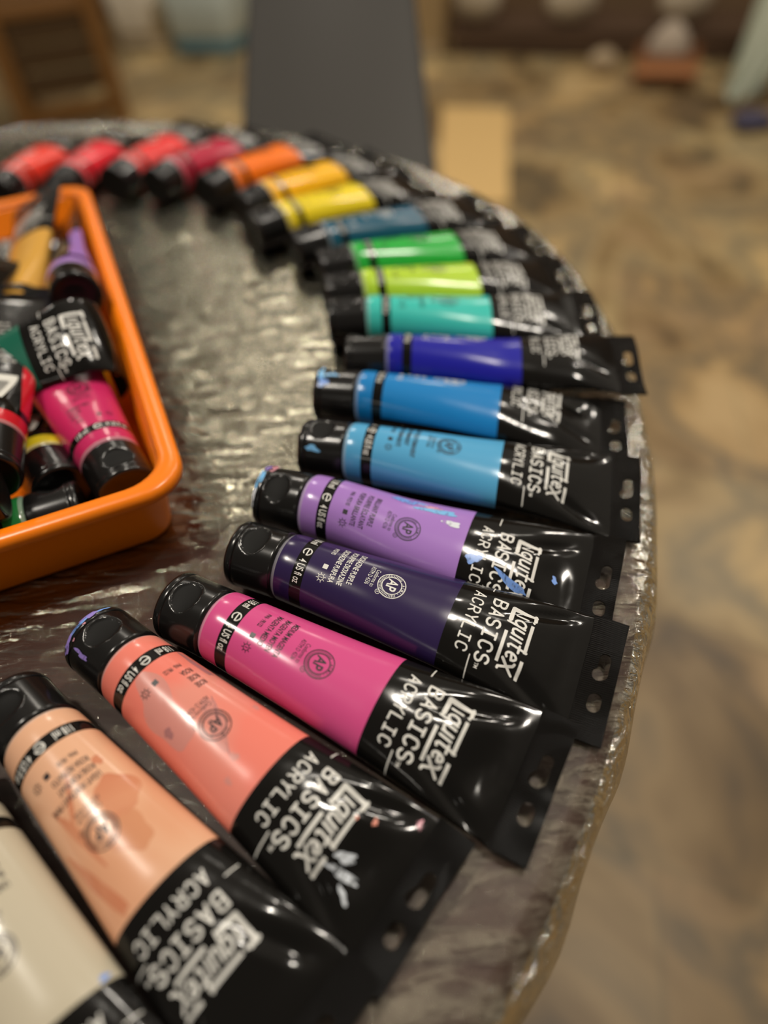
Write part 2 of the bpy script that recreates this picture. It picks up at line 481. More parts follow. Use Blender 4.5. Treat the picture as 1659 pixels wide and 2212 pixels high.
def paint_tube(label, group, loc, yaw, pitch=0., roll=0., window=None, ring=None, lines=None, pig='', ink=DARKINK,
               a0=0., tz=1., troll=.14, ty=0., straight=False, dents=(), thin=1., wave=0., wk=0., droop=0., smears=(), capsmears=(),
               fine=True, back=False, detail=True, seed=1, swirls=(), curl=None):
    rnd = random.Random(seed)
    R = Matrix.Rotation(yaw, 4, 'Z') @ Matrix.Rotation(-pitch, 4, 'Y') @ Matrix.Rotation(roll, 4, 'X')
    off = R @ Vector((0, 0, 17 if straight else 0))
    p = Vector(loc) - off
    root = empty('paint_tube', (p.x * MM, p.y * MM, p.z * MM + ZT))
    root.rotation_euler = R.to_euler()
    tag(root, label, 'paint tube', group)
    sh = Shape(a0, tz, troll, ty, straight, dents, thin, curl)
    allc = list(range(NA)); mid = NA // 2
    pan = [j for j in allc if mid - PANEL <= j < mid + PANEL]; win = [j for j in allc if j not in pan]
    A = Acc()
    for r0, r1, c in ((10.9, 16.9, allc), (16.9, 85.8, pan), (85.8, 146, allc)):
        A.add(*skin_faces(sh, ROW[r0], ROW[r1], c), 0)
    if detail:
        A.add(*put(sh, BRAND), 1); A.add(*put(sh, BAND), 1)
    if back:
        half = float(sh.per[20]) / 2
        for (x0, x1, y0, y1, m) in [(-12, 9, 22, 52, 2)]:
            v, f = rect2d(x0, x1, y0, y1); v = v * np.array([-1, 1]) + np.array([half, 0]); A.add(sh.at(v[:, 1], v[:, 0], .06), f, m)
        y = 25.
        while y < 44:
            w = rnd.choice((.35, .6, .9)); v, f = rect2d(-9, 6, y, y + w); v = v * np.array([-1, 1]) + np.array([half, 0])
            A.add(sh.at(v[:, 1], v[:, 0], .12), f, 3); y += w + rnd.choice((.5, .8))
        ringv = stroke([arcp(0, 58, 3.2, 3.2, 0, 360, 20)], 1.6); v = ringv[0] * np.array([-1, 1])
        A.add(sh.at(v[:, 1], v[:, 0] + half - 5, .08), ringv[1], 1)
        for k in range(9):
            y = 65 + 5.2 * k; x = -12.
            while x < 11:
                L = rnd.uniform(1.5, 4.5); v, f = rect2d(x, min(x + L, 12), y, y + 2.2); v = v * np.array([-1, 1])
                A.add(sh.at(v[:, 1], v[:, 0] + half, .08), f, 4); x += L + 1.1
    A.obj('tube_body', [BLACK, WHITE, PAPER, DARKINK, GREYINK], root)
    A = Acc(); A.add(*skin_faces(sh, ROW[16.9], ROW[85.8], win), 0)
    if lines: A.add(*put(sh, small_print(lines, pig)), 1)
    A.obj('colour_window', [window, ink], root)
    A = Acc(); A.add(*skin_faces(sh, ROW[2.2], ROW[10.9], allc), 0); A.add(*skin_faces(sh, 0, ROW[2.2], allc), 1)
    A.obj('colour_ring', [ring or window, pale_of(window)], root)
    CV, CF, cm, LV, LF = cap_mesh(a0)
    cap = mesh_obj('cap', CV * MM, CF, [CAPM, SCOOP], root, cm)
    mesh_obj('lid', LV * MM, LF, [CAPM], cap)
    V, F, UV = crimp_mesh(sh, wave, wk, droop, fine)
    mesh_obj('crimp', V * MM, F, [CRIMP], root, uv=UV, smooth=False)
    for (m, ss, aa, rs, ra, ang) in smears:
        v, f = blob(rnd, ss, aa, rs, ra, ang=ang)
        mesh_obj('paint_smear', sh.at(v[:, 1], v[:, 0], .16) * MM, f, m, root)
    for (m, ss, aa, rs, ra, ang) in swirls:
        v, f = blob(rnd, ss, aa, rs, ra, n=48, jag=.24, ang=ang)
        v[:, 1] = np.clip(v[:, 1], 17.2, 85.5)
        mesh_obj('paint_swirl', sh.at(v[:, 1], v[:, 0], .04) * MM, f, m, root)
    for (m, ss, aa, rs, ra) in capsmears:
        v, f = blob(rnd, ss, aa, rs, ra, jag=.45)
        th = v[:, 0] / 17.0
        r = np.interp(v[:, 1], [-27, -26.3, -25.6, -24.6, -22], [14.4, 15.9, 16.55, 16.9, 17.1])
        s2 = np.clip(v[:, 1], -26.6, 1)
        q = np.stack([s2, -r * np.sin(th), 17 + r * np.cos(th)], 1)
        mesh_obj('paint_smear', q * MM, f, m, cap)
    return root

# ------------------------------------------------------------------ colours
C = lambda n, r, g, b: paint(n, (r, g, b))
cream = C('cream', 196, 186, 164)
peach = marbled('peach', (230, 178, 144), (224, 164, 128), 20, .45, .65, (.5, 1, 1), seed=3.1)
SW_PEACH = marbled('deep_peach', (206, 130, 96), (216, 148, 112), 30, .4, .7); SW_PEACH2 = paint('soft_peach', (212, 146, 108))
salmon = marbled('coral', (238, 130, 114), (230, 146, 130), 20, .48, .66, (.6, 1, 1), seed=1.3)
SW_GREY = paint('grey_rose', (214, 142, 132)); SW_MAUVE = paint('mauve', (172, 116, 116))
magenta = C('magenta', 214, 80, 140)
purple = C('dark_purple', 44, 30, 74)
lilac = C('lilac', 168, 124, 202)
sky = C('sky_blue', 84, 166, 212)
cerulean = C('cerulean', 24, 128, 198)
ultra = C('ultramarine', 32, 32, 160)
turq = C('turquoise', 62, 196, 184)
lime = C('lime', 184, 218, 60)
green = C('green', 40, 178, 66)
teal = C('teal', 16, 84, 110)
yellow = C('yellow', 246, 218, 36)
golden = C('golden', 255, 190, 20)
orange = C('orange', 255, 124, 22)
crimson = C('crimson', 186, 34, 66)
red = C('red', 238, 56, 56)
red2 = C('scarlet', 236, 44, 60)
red3 = C('vermilion', 240, 62, 46)
def smear(name, rgb, lo=.40, hi=.56):
    """thin dragged paint: streaky, broken cover"""
    m = mat('smear_' + name, srgb(*rgb), .3)
    n, l, b = nodes(m)
    tc = n.new('ShaderNodeTexCoord'); mp = n.new('ShaderNodeMapping'); mp.inputs['Scale'].default_value = (1, .35, 1); mp.inputs['Rotation'].default_value = (0, 0, .5)
    t = n.new('ShaderNodeTexNoise'); t.inputs['Scale'].default_value = 420; t.inputs['Detail'].default_value = 4; t.inputs['Distortion'].default_value = .8
    r = n.new('ShaderNodeMapRange'); r.inputs['From Min'].default_value = lo; r.inputs['From Max'].default_value = hi; r.inputs['To Min'].default_value = .12
    l.new(tc.outputs['Object'], mp.inputs[0]); l.new(mp.outputs[0], t.inputs['Vector']); l.new(t.outputs['Fac'], r.inputs['Value']); l.new(r.outputs['Result'], b.inputs['Alpha'])
    return m
SM_BLUE = smear('blue', (120, 160, 232), .30, .5); SM_WHITE = smear('white', (222, 228, 236), .3, .48); SM_PINK = smear('pink', (232, 160, 176)); SM_PURPLE = smear('purple', (150, 128, 206), .3, .5)
SM_SKY = smear('sky', (120, 186, 236), .28, .44); SM_CORAL = smear('coral', (232, 150, 130), .3, .4)

RING = 'paint tubes fanned around the table edge'
D0 = lambda *a: a
def std_dents(k, n=3, dep=1.6):
    r = random.Random(k); c = r.uniform(1.6, 2.6); out = [(124, 18, 19, 3.4, c, .40), (124, -18, 19, 3.4, c, -.40)]
    for i in range(n):
        out.append((r.uniform(100, 138), r.uniform(-20, 20), r.uniform(8, 18), r.uniform(7, 13), r.uniform(.4, 1) * dep * .7, r.uniform(-1, 1)))
    return tuple(out)

T = paint_tube
T('paint tube of cream paint, lower left, next to the peach tube', RING, (-172, 106, 0), -.88, window=cream, lines=['UNBLEACHED TITANIUM', 'BLANC TITANE', 'BLANCO TITANIO'], pig='PW6', a0=2, dents=std_dents(1),
  smears=[(SM_BLUE, 84, -23, 1.2, 1.6, 0), (SM_BLUE, 98, -3, 1.6, 2.2, .3)])
T('paint tube of marbled peach paint, between the cream and coral tubes', RING, (-148.5, 140.6, 0), -.790, window=peach, lines=['LIGHT PORTRAIT PINK', 'ROSE PORTRAIT', 'ROSA RETRATO'], pig='PW6 · PR101', a0=3.5, troll=.12, dents=std_dents(2), tz=2,
  swirls=[(SW_PEACH, 50, -12, 10, 7.5, .1), (SW_PEACH2, 65, -7, 9, 6, .3), (SW_PEACH, 40, 2, 10, 1.1, -.5), (SW_PEACH, 52, 7, 14, 1.6, .15), (SW_PEACH, 70, 12, 14, 2.6, .2), (SW_PEACH, 33, -14, 2, 2, 0)])
T('paint tube of coral pink paint with a paint-smeared cap, beside the magenta tube', RING, (-117.4, 172, 0), -.722, window=salmon, lines=['ROSE', 'ROSE', 'ROSA'], pig='PW6 · PR122', a0=-.6, troll=.12, tz=3, wave=1.6, wk=1,
  swirls=[(SW_GREY, 36, 9, 17, 8.5, -.25), (SW_GREY, 57, -1, 11, 4, -.5), (SW_MAUVE, 28, -17, 9, 1.8, .1), (SW_MAUVE, 58, -2, 12, .7, -.5), (SW_GREY, 72, 4, 2, 1.5, 0), (SW_GREY, 76, 12, 1.6, 1.3, 0), (SW_GREY, 62, -18, 1.5, 1.5, 0), (SW_MAUVE, 44, 14, 2.2, 2.0, 0)],
  dents=((124, 18, 18, 3.6, 3.0, .42), (124, -17, 18, 3.6, 2.8, -.42), (132, 4, 7, 11, 2.6, .2), (120, -4, 10, 5, 1.0, .3)),
  smears=[(SM_WHITE, 127, 4, 4.5, 1.6, .5), (SM_WHITE, 129, 9, 7, 1.4, .2), (SM_WHITE, 133, 14, 3, 1.0, -.5), (SM_CORAL, 128, -12, 1.0, 1.2, 0), (SM_CORAL, 122, -9, .7, .7, 0), (SM_PINK, 141, -22, 1.2, 2.0, 0)],
  capsmears=[(SM_PURPLE, -25.2, -2, 1.6, 4.5), (SM_BLUE, -24.2, 1, .8, 9), (SM_PURPLE, -23.8, 14, 1.4, 5), (SM_PINK, -22.6, 2, .5, .8), (SM_PURPLE, -14, 13, 4.2, 1.2), (SM_PINK, -21.5, 10, .5, .7)], seed=4)
T('paint tube of bright magenta pink paint, between the coral and dark purple tubes', RING, (-79.9, 190.3, 0), -.564, window=magenta, lines=['MEDIUM MAGENTA', 'MAGENTA MOYEN', 'MAGENTA MEDIO'], pig='PW6 · PR122', a0=1.5, tz=3, troll=.16, wave=3.2, wk=.6, droop=-1,
  dents=((133, 3, 8, 13, 3.2, 0.1), (125, 19, 19, 3.4, 3.0, .44), (123, -17, 19, 3.4, 2.6, -.40)))
T('paint tube of dark purple paint, between the magenta and lilac tubes', RING, (-50.2, 221.7, 0), -.466, window=purple, lines=['DIOXAZINE PURPLE', 'POURPRE DIOXAZINE', 'DIOXAZINE PURPURA'], pig='PV23 RS', ink=WHITE, a0=.5, tz=2, troll=.12, wave=1.2, wk=2,
  dents=((124, 18, 20, 3.2, 2.6, .42), (125, -19, 19, 3.2, 2.2, -.42), (139, 0, 4, 20, 1.0, 0)))
T('paint tube of pale lilac paint with blue smears on its label', RING, (-39, 262.3, 0), -.404, window=lilac, lines=['BRILLIANT PURPLE', 'POURPRE ÉCLATANT', 'PÚRPURA BRILLANTE'], pig='PW6 · PV23 RS', a0=6, tz=1, troll=.12, wave=2.4, wk=-.5, thin=.85,
  dents=((130, -3, 6, 12, 2.2, .1), (124, 17, 18, 3.6, 2.6, .42), (124, -18, 18, 3.6, 2.2, -.42), (137, 2, 4, 14, 1.4, .1)),
  smears=[(SM_BLUE, 52, -19, 10, 2.2, 0), (SM_SKY, 68, -17, 9, 2.4, .2), (SM_WHITE, 77, -11, 4, 2.2, .1), (SM_PINK, 64, -19, 6, 1.6, .0), (SM_BLUE, 92, 4, 3.5, 3.0, .3), (SM_BLUE, 112, 9, 10, 1.7, -.35), (SM_BLUE, 132, -2, 1.2, 2.2, .5), (SM_PURPLE, 140, 14, 2.2, 2.0, 0)],
  capsmears=[(SM_PINK, -21, -7, 2.0, 3.5), (SM_SKY, -24.6, 3, 1.3, 7), (SM_WHITE, -25, 13, 1.0, 4), (SM_PURPLE, -24.2, -6, 1.4, 3)], seed=9)
T('paint tube of light sky blue paint, between the lilac and mid blue tubes', RING, (-16.7, 301.8, 0), -.285, window=sky, lines=['LIGHT BLUE PERMANENT', 'BLEU PERMANENT', 'AZUL PERMANENTE'], pig='PW6 · PB15', a0=-1, tz=3, troll=.1, wave=1.5, wk=.4, dents=std_dents(5), capsmears=[(SM_SKY, -17, 14, 4.5, 1.4)])
T('paint tube of mid blue paint with blue smears over its cap', RING, (-8.6, 351, 0), -.255, window=cerulean, lines=['CERULEAN BLUE', 'BLEU CÉRULÉUM', 'AZUL CERÚLEO'], pig='PB15 · PW6', ink=WHITE, a0=-10, tz=3, troll=.06, wave=2, wk=2.4, dents=std_dents(6, 5, 2.6),
  capsmears=[(SM_SKY, -22.5, 0, 2.0, 5), (SM_BLUE, -20, 7, 4, 2.2), (SM_SKY, -16, 1, 3.5, 1.6)])
T('paint tube of deep ultramarine blue paint with its crimp sticking up past the table edge', RING, (11, 389, 0), -.150, window=ultra, lines=['ULTRAMARINE BLUE', 'BLEU OUTREMER', 'AZUL ULTRAMAR'], pig='PB29', ink=WHITE, a0=-10, tz=12, troll=.05, wave=1.5, dents=std_dents(7, 2, 1))
T('paint tube of turquoise paint, between the ultramarine and lime tubes', RING, (.2, 438.5, 0), -.073, window=turq, lines=['BRIGHT AQUA GREEN', 'VERT AQUA', 'VERDE AGUA'], pig='PG7', a0=-2, tz=8, troll=.12, wave=1.5, wk=1, dents=std_dents(8, 2, 1))
T('paint tube of yellowish lime green paint, between the turquoise and green tubes', RING, (-2, 476, 0), .085, window=lime, lines=['VIVID LIME GREEN', 'VERT CITRON', 'VERDE LIMA'], pig='PY3', a0=-2, tz=3, troll=.1, dents=std_dents(9, 2, 1), fine=False)
T('paint tube of bright grass green paint, between the lime and teal tubes', RING, (-8, 519, 0), .225, window=green, lines=['LIGHT GREEN', 'VERT CLAIR', 'VERDE CLARO'], pig='PG7', a0=-1, tz=2, troll=.1, dents=std_dents(10, 2, 1), fine=False)
T('paint tube of dark teal paint, between the green and yellow tubes', RING, (-30, 562, 0), .39, window=teal, lines=['TURQUOISE BLUE', 'BLEU', 'AZUL'], pig='PB15', ink=WHITE, a0=0, tz=4, troll=.14, wave=3, wk=1, dents=std_dents(11, 2, 1), fine=False)
T('paint tube of clear yellow paint, between the teal and golden yellow tubes', RING, (-68, 607, 0), .575, window=yellow, lines=['PRIMARY YELLOW', 'JAUNE', 'AMARILLO'], pig='PY74', tz=1, dents=std_dents(12, 2, 1), fine=False)
T('paint tube of golden yellow paint, between the yellow and orange tubes', RING, (-84, 656, 0), .740, window=golden, lines=['CADMIUM YELLOW', 'JAUNE', 'AMARILLO'], pig='PY83', tz=1, dents=std_dents(13, 2, 1), fine=False)
T('paint tube of orange paint lying beside the golden yellow tube', RING, (-124, 706, 0), .871, window=orange, lines=['CADMIUM ORANGE', 'ORANGE', 'NARANJA'], pig='PO73', tz=1, dents=std_dents(14, 2, 1), fine=False)
T('paint tube of dark crimson paint, between the orange and red tubes', RING, (-180, 735, 0), 1.0, window=crimson, lines=['ALIZARIN CRIMSON', 'CRAMOISI', 'CARMESÍ'], pig='PR206', tz=1, ink=WHITE, a0=-2, dents=std_dents(15, 2, 1), fine=False)
T('paint tube of red paint next to the crimson tube, its tail raised highest', RING, (-228, 752, 0), 1.20, window=red, lines=['PRIMARY RED', 'ROUGE', 'ROJO'], pig='PR254', tz=6, ink=WHITE, a0=-2, dents=std_dents(16, 2, 1), fine=False)
T('paint tube of red paint, second from the crimson tube, behind the tray corner', RING, (-284, 748, 0), 1.42, window=red2, lines=['NAPHTHOL CRIMSON', 'ROUGE', 'ROJO'], pig='PR170', tz=1, ink=WHITE, a0=-2, dents=std_dents(17, 2, 1), fine=False)
T('paint tube of vermilion red paint at the far left behind the tray', RING, (-345, 750, 0), 1.42, window=red3, lines=['CADMIUM RED', 'ROUGE', 'ROJO'], pig='PR108', tz=1, ink=WHITE, a0=-2, dents=std_dents(18, 2, 1), fine=False)

# ------------------------------------------------------------------ orange tray
TH = math.radians(19.5); EX = Vector((math.cos(TH), math.sin(TH), 0)); EY = Vector((-math.sin(TH), math.cos(TH), 0))
def rrect(x0, x1, y0, y1, r, n=7):
    pts = []
    for cx, cy, a in ((x1 - r, y0 + r, -90), (x1 - r, y1 - r, 0), (x0 + r, y1 - r, 90), (x0 + r, y0 + r, 180)):
        for k in range(n + 1):
            t = math.radians(a + 90 * k / n); pts.append((cx + r * math.cos(t), cy + r * math.sin(t)))
    return pts
ORANGE = mat('orange_tray_plastic', srgb(255, 132, 12), .3, .5)
add_bump(ORANGE, 90, .12, .001, 3)
def build_tray():
    root = empty('storage_tray', (0, 0, ZT))
    tag(root, 'orange plastic tray heaped with paint tubes on the table', 'tray')
    X0, X1, Y0, Y1 = -310., -4., 274., 702.
    # (inset from the rim's outer edge, z, corner radius)
    body = [(18, 0, 14), (16.2, .8, 15), (15.5, 2, 16), (10.5, 39, 19), (9, 42.5, 20), (10.6, 43.5, 20), (13, 41, 19), (19, 3.2, 14), (21, 2.0, 12), (60, 2.0, 5)]
    rim = [(9, 43.0, 20), (4, 42.6, 22), (1.2, 42.2, 23), (.3, 39.4, 24), (0, 39.6, 24), (0, 43, 24), (.6, 45, 24), (2.2, 46.2, 23), (5, 46.8, 22), (8.5, 46.4, 20.5), (10.8, 45, 20), (11.6, 43, 19.5), (9, 43.0, 20)]
    def loft(prof, closed_in):
        V, F = [], []; n = None
        for ins, z, r in prof:
            ring = rrect(X0 + ins, X1 - ins, Y0 + ins, Y1 - ins, max(r, 2)); n = len(ring)
            for x, y in ring: V.append(EX * x + EY * y + Vector((0, 0, z)))
        for i in range(len(prof) - 1):
            for j in range(n):
                k = (j + 1) % n; F.append((i * n + j, i * n + k, (i + 1) * n + k, (i + 1) * n + j))
        if closed_in:
            F.append(tuple(range(n))[::-1]); F.append(tuple(range((len(prof) - 1) * n, len(prof) * n)))
        return np.array([tuple(v) for v in V]), F
    V, F = loft(body, True); mesh_obj('basin', V * MM, F, ORANGE, root)
    V, F = loft(rim, False); mesh_obj('rim', V * MM, F, ORANGE, root)
build_tray()

TR = 'paint tubes piled in the orange tray'
ochre = C('ochre', 214, 160, 66); tbrown = C('tan', 196, 130, 84); royal = C('royal', 34, 54, 150); dgreen = C('dark_green', 20, 96, 76); fuchsia = C('fuchsia', 200, 44, 100)
tred = C('tube_red', 206, 30, 46); tpink = C('tube_pink', 224, 70, 140); tyel = C('tube_yellow', 214, 196, 40); tgold = C('tube_gold', 226, 160, 24); tgreen = C('leaf_green', 42, 130, 66)
S = dict(straight=True, troll=0., fine=False, tz=0)
def tp(x, y, z): v = EX * x + EY * y; return (v.x, v.y, z)
UPY = TH + PI / 2
T('fuchsia paint tube in the tray, cap towards the near right corner', TR, tp(-40, 330, 28), 2.09, .095, .0, window=fuchsia, lines=['PRIMARY RED', 'ROUGE', 'ROJO'], pig='PR122', a0=3, thin=0.8, **S)
T('red paint tube in the tray, white barcode on its black back facing up', TR, tp(-94, 346, 51), 1.80, .055, PI + .3, window=tred, back=True, thin=0.5, **S)
T('pink paint tube in the tray, barcode back facing up behind the red one', TR, tp(-125, 421, 73), 1.722, -.10, PI + .45, window=tpink, back=True, thin=0.45, **S)
T('lilac paint tube in the tray against its right wall, cap pointing at the camera', TR, tp(-34, 493, 54), 1.945, -.17, PI - .75, window=lilac, back=True, thin=0.55, **S)
T('dark green paint tube lying across the tray, tail against its right wall', TR, tp(-149.5, 423, 33), .256, .26, .5, window=dgreen, lines=['HOOKERS GREEN', 'VERT', 'VERDE'], pig='PG7', ink=WHITE, a0=2, curl=(108, 19), thin=0.45, **S)
T('ochre paint tube in the tray, its black tail poking over the far corner', TR, tp(-79.8, 528.3, 25), 1.685, .168, -.5, window=ochre, a0=0, thin=0.7, **S)
T('royal blue paint tube in the tray, cap end under the ochre tube', TR, tp(-122.6, 521.8, 25), 2.118, -.128, 0, window=royal, thin=0.45, **S)
T('tan brown paint tube against the far wall of the tray', TR, tp(-187.2, 650.7, 27.5), .303, -.029, 0, window=tbrown, a0=4, thin=0.5, **S)
T('yellow paint tube deep in the tray between the red and fuchsia tubes', TR, tp(-76, 352, 20), 2.16, -.06, PI, window=tyel, back=True, thin=0.38, **S)
T('golden yellow paint tube along the right wall of the tray, back panel up', TR, tp(-50, 474, 20.6), -1.259, -.085, PI - .1, window=tgold, back=True, thin=0.3, **S)
T('leaf green paint tube along the near wall of the tray, cap pointing right', TR, tp(-86, 308.5, 20.5), -2.80, .0, .6, window=tgreen, thin=0.4, **S)
T('black-capped paint tube at the left of the tray, lying on the leaf green one', TR, tp(-116, 304.5, 54.5), -2.82, -.0, 0, window=crimson, thin=0.45, **S)

# ------------------------------------------------------------------ table and its plastic cover
TC = (-433.2, 438.4); TRAD = 608.
def wood_material():
    m = mat('dark_table_wood', srgb(58, 36, 32), .45)
    n, l, b = nodes(m)
    tc = n.new('ShaderNodeTexCoord'); mp = n.new('ShaderNodeMapping'); mp.inputs['Scale'].default_value = (3, 40, 3)
    t = n.new('ShaderNodeTexNoise'); t.inputs['Scale'].default_value = 4; t.inputs['Detail'].default_value = 5
    r = n.new('ShaderNodeValToRGB'); r.color_ramp.elements[0].color = srgb(46, 28, 25); r.color_ramp.elements[1].color = srgb(76, 48, 42)
    l.new(tc.outputs['Object'], mp.inputs[0]); l.new(mp.outputs[0], t.inputs['Vector']); l.new(t.outputs['Fac'], r.inputs[0]); l.new(r.outputs[0], b.inputs['Base Color'])
    return m
WOOD = wood_material()
def rim_k(t):
    """the board is slightly oval: a little shorter towards the back"""
    d = math.degrees(t) % 360
    if d > 180: return 1.0
    x = min(max((d - 8) / 62, 0), 1) * min(max((172 - d) / 62, 0), 1); x = x * x * (3 - 2 * x)
    return 1 - .075 * x
def lathe(prof, n=160, close=True, oval=False):
    V, F = [], []
    for r, z in prof:
        for k in range(n):
            t = 2 * PI * k / n; q = rim_k(t) if oval else 1; V.append((r * q * math.cos(t), r * q * math.sin(t), z))
    for i in range(len(prof) - 1):
        for j in range(n):
            k = (j + 1) % n; F.append((i * n + j, i * n + k, (i + 1) * n + k, (i + 1) * n + j))
    if close: F.append(tuple(range(n))[::-1]); F.append(tuple(range((len(prof) - 1) * n, len(prof) * n)))
    return np.array(V), F
def build_table():
    root = empty('round_table', (TC[0] * MM, TC[1] * MM, 0))
    tag(root, 'round dark brown wooden table under a clear plastic cover', 'table')
    V, F = lathe([(560, -38), (605, -38), (608.5, -35), (610.5, -29), (610.8, -21), (609, -11), (605, -4.6), (599, -1.8), (400, -1.6), (30, -1.6)], oval=True)
    V[:, 2] += ZT / MM; mesh_obj('tabletop', V * MM, F, WOOD, root)
    V, F = lathe([(60, 700), (55, 660), (45, 500), (52, 300), (62, 130), (80, 60), (70, 40)], 40)
    mesh_obj('pedestal', V * MM, F, WOOD, root)
    for k in range(4):
        bm = bmesh.new(); a = k * PI / 2 + .5
        for i in range(10):
            r0 = 40 + i * 38; z = 80 - 56 * (i / 9) ** 1.4 + 0
            add_box(bm, r0 * math.cos(a) * MM, r0 * math.sin(a) * MM, (z - 6 if i < 9 else 22) * MM, .045, .05, .036, .004, a)
        bm_obj('foot', bm, WOOD, root)
build_table()

def film_material():
    m = bpy.data.materials.new('clear_plastic_film'); m.use_nodes = True
    n, l = m.node_tree.nodes, m.node_tree.links; n.remove(n['Principled BSDF']); out = n['Material Output']
    tc = n.new('ShaderNodeTexCoord')
    # polar coordinates about the table centre for the radial puckers at the rim
    sx = n.new('ShaderNodeSeparateXYZ'); l.new(tc.outputs['Object'], sx.inputs[0])
    at = n.new('ShaderNodeMath'); at.operation = 'ARCTAN2'; l.new(sx.outputs['Y'], at.inputs[0]); l.new(sx.outputs['X'], at.inputs[1])
    ln = n.new('ShaderNodeVectorMath'); ln.operation = 'LENGTH'; l.new(tc.outputs['Object'], ln.inputs[0])
    cb = n.new('ShaderNodeCombineXYZ'); l.new(at.outputs[0], cb.inputs['X'])
    ml = n.new('ShaderNodeMath'); ml.operation = 'MULTIPLY'; ml.inputs[1].default_value = 1.6; l.new(ln.outputs['Value'], ml.inputs[0]); l.new(ml.outputs[0], cb.inputs['Y'])
    rad = n.new('ShaderNodeTexNoise'); rad.inputs['Scale'].default_value = 85; rad.inputs['Detail'].default_value = 4; rad.inputs['Distortion'].default_value = 1.0
    l.new(cb.outputs[0], rad.inputs['Vector'])
    crk = n.new('ShaderNodeTexVoronoi'); crk.feature = 'DISTANCE_TO_EDGE'; crk.inputs['Scale'].default_value = 190
    dst = n.new('ShaderNodeTexNoise'); dst.inputs['Scale'].default_value = 45; dst.inputs['Detail'].default_value = 3
    mx = n.new('ShaderNodeMix'); mx.data_type = 'VECTOR'; mx.inputs['Factor'].default_value = .035
    l.new(tc.outputs['Object'], mx.inputs[4]); l.new(dst.outputs['Color'], mx.inputs[5]); l.new(tc.outputs['Object'], dst.inputs['Vector'])
    l.new(mx.outputs[1], crk.inputs['Vector'])
    wav = n.new('ShaderNodeTexNoise'); wav.inputs['Scale'].default_value = 85; wav.inputs['Detail'].default_value = 6; wav.inputs['Distortion'].default_value = .8
    mp = n.new('ShaderNodeMapping'); mp.inputs['Rotation'].default_value = (0, 0, .25); mp.inputs['Scale'].default_value = (.30, 1.35, 1)
    l.new(tc.outputs['Object'], mp.inputs[0]); l.new(mp.outputs[0], wav.inputs['Vector'])
    rs = n.new('ShaderNodeMapRange'); rs.inputs['From Min'].default_value = .47; rs.inputs['From Max'].default_value = .57; rs.inputs['To Min'].default_value = .015; rs.inputs['To Max'].default_value = 1.0; l.new(ln.outputs['Value'], rs.inputs['Value'])
    b1 = n.new('ShaderNodeBump'); l.new(rs.outputs['Result'], b1.inputs['Strength']); b1.inputs['Distance'].default_value = .0034; l.new(rad.outputs['Fac'], b1.inputs['Height'])
    rq = n.new('ShaderNodeMath'); rq.operation = 'MULTIPLY'; rq.inputs[1].default_value = .38; l.new(rs.outputs['Result'], rq.inputs[0])
    b2 = n.new('ShaderNodeBump'); l.new(rq.outputs[0], b2.inputs['Strength']); b2.inputs['Distance'].default_value = .0026; l.new(crk.outputs[0], b2.inputs['Height']); l.new(b1.outputs[0], b2.inputs['Normal'])
    b3 = n.new('ShaderNodeBump'); b3.inputs['Strength'].default_value = .9; b3.inputs['Distance'].default_value = .0042; l.new(wav.outputs['Fac'], b3.inputs['Height']); l.new(b2.outputs[0], b3.inputs['Normal'])
    fm = n.new('ShaderNodeMapping'); fm.inputs['Rotation'].default_value = (0, 0, .9); fm.inputs['Scale'].default_value = (.35, 1.2, 1); l.new(tc.outputs['Object'], fm.inputs[0])
    fo = n.new('ShaderNodeTexNoise'); fo.inputs['Scale'].default_value = 62; fo.inputs['Detail'].default_value = 3; fo.inputs['Distortion'].default_value = 1.6; l.new(fm.outputs[0], fo.inputs['Vector'])
    b4 = n.new('ShaderNodeBump'); b4.inputs['Distance'].default_value = .0075; l.new(rs.outputs['Result'], b4.inputs['Strength']); l.new(fo.outputs['Fac'], b4.inputs['Height']); l.new(b3.outputs[0], b4.inputs['Normal']); b3 = b4
    gl = n.new('ShaderNodeBsdfGlossy'); gl.inputs['Roughness'].default_value = .04; l.new(b3.outputs[0], gl.inputs['Normal'])
    gr = n.new('ShaderNodeMix'); gr.data_type = 'RGBA'; gr.inputs[6].default_value = (.30, .285, .225, 1); gr.inputs[7].default_value = (.75, .72, .64, 1)
    gf = n.new('ShaderNodeMapRange'); gf.inputs['From Min'].default_value = .45; gf.inputs['From Max'].default_value = .56; l.new(ln.outputs['Value'], gf.inputs['Value']); l.new(gf.outputs['Result'], gr.inputs['Factor']); l.new(gr.outputs[2], gl.inputs['Color'])
    tr = n.new('ShaderNodeBsdfTransparent'); tr.inputs['Color'].default_value = (.93, .92, .9, 1)
    df = n.new('ShaderNodeBsdfDiffuse'); df.inputs['Color'].default_value = (.62, .56, .42, 1)
    hz = n.new('ShaderNodeMixShader'); rm = n.new('ShaderNodeMapRange'); rm.interpolation_type = 'SMOOTHSTEP'; rm.inputs['From Min'].default_value = .50; rm.inputs['From Max'].default_value = .575; rm.inputs['To Min'].default_value = .015; rm.inputs['To Max'].default_value = .22
    l.new(ln.outputs['Value'], rm.inputs['Value']); hn = n.new('ShaderNodeMapRange'); hn.inputs['From Min'].default_value = .42; hn.inputs['From Max'].default_value = .66; hn.inputs['To Min'].default_value = .25; hn.inputs['To Max'].default_value = 1.25; l.new(fo.outputs['Fac'], hn.inputs['Value'])
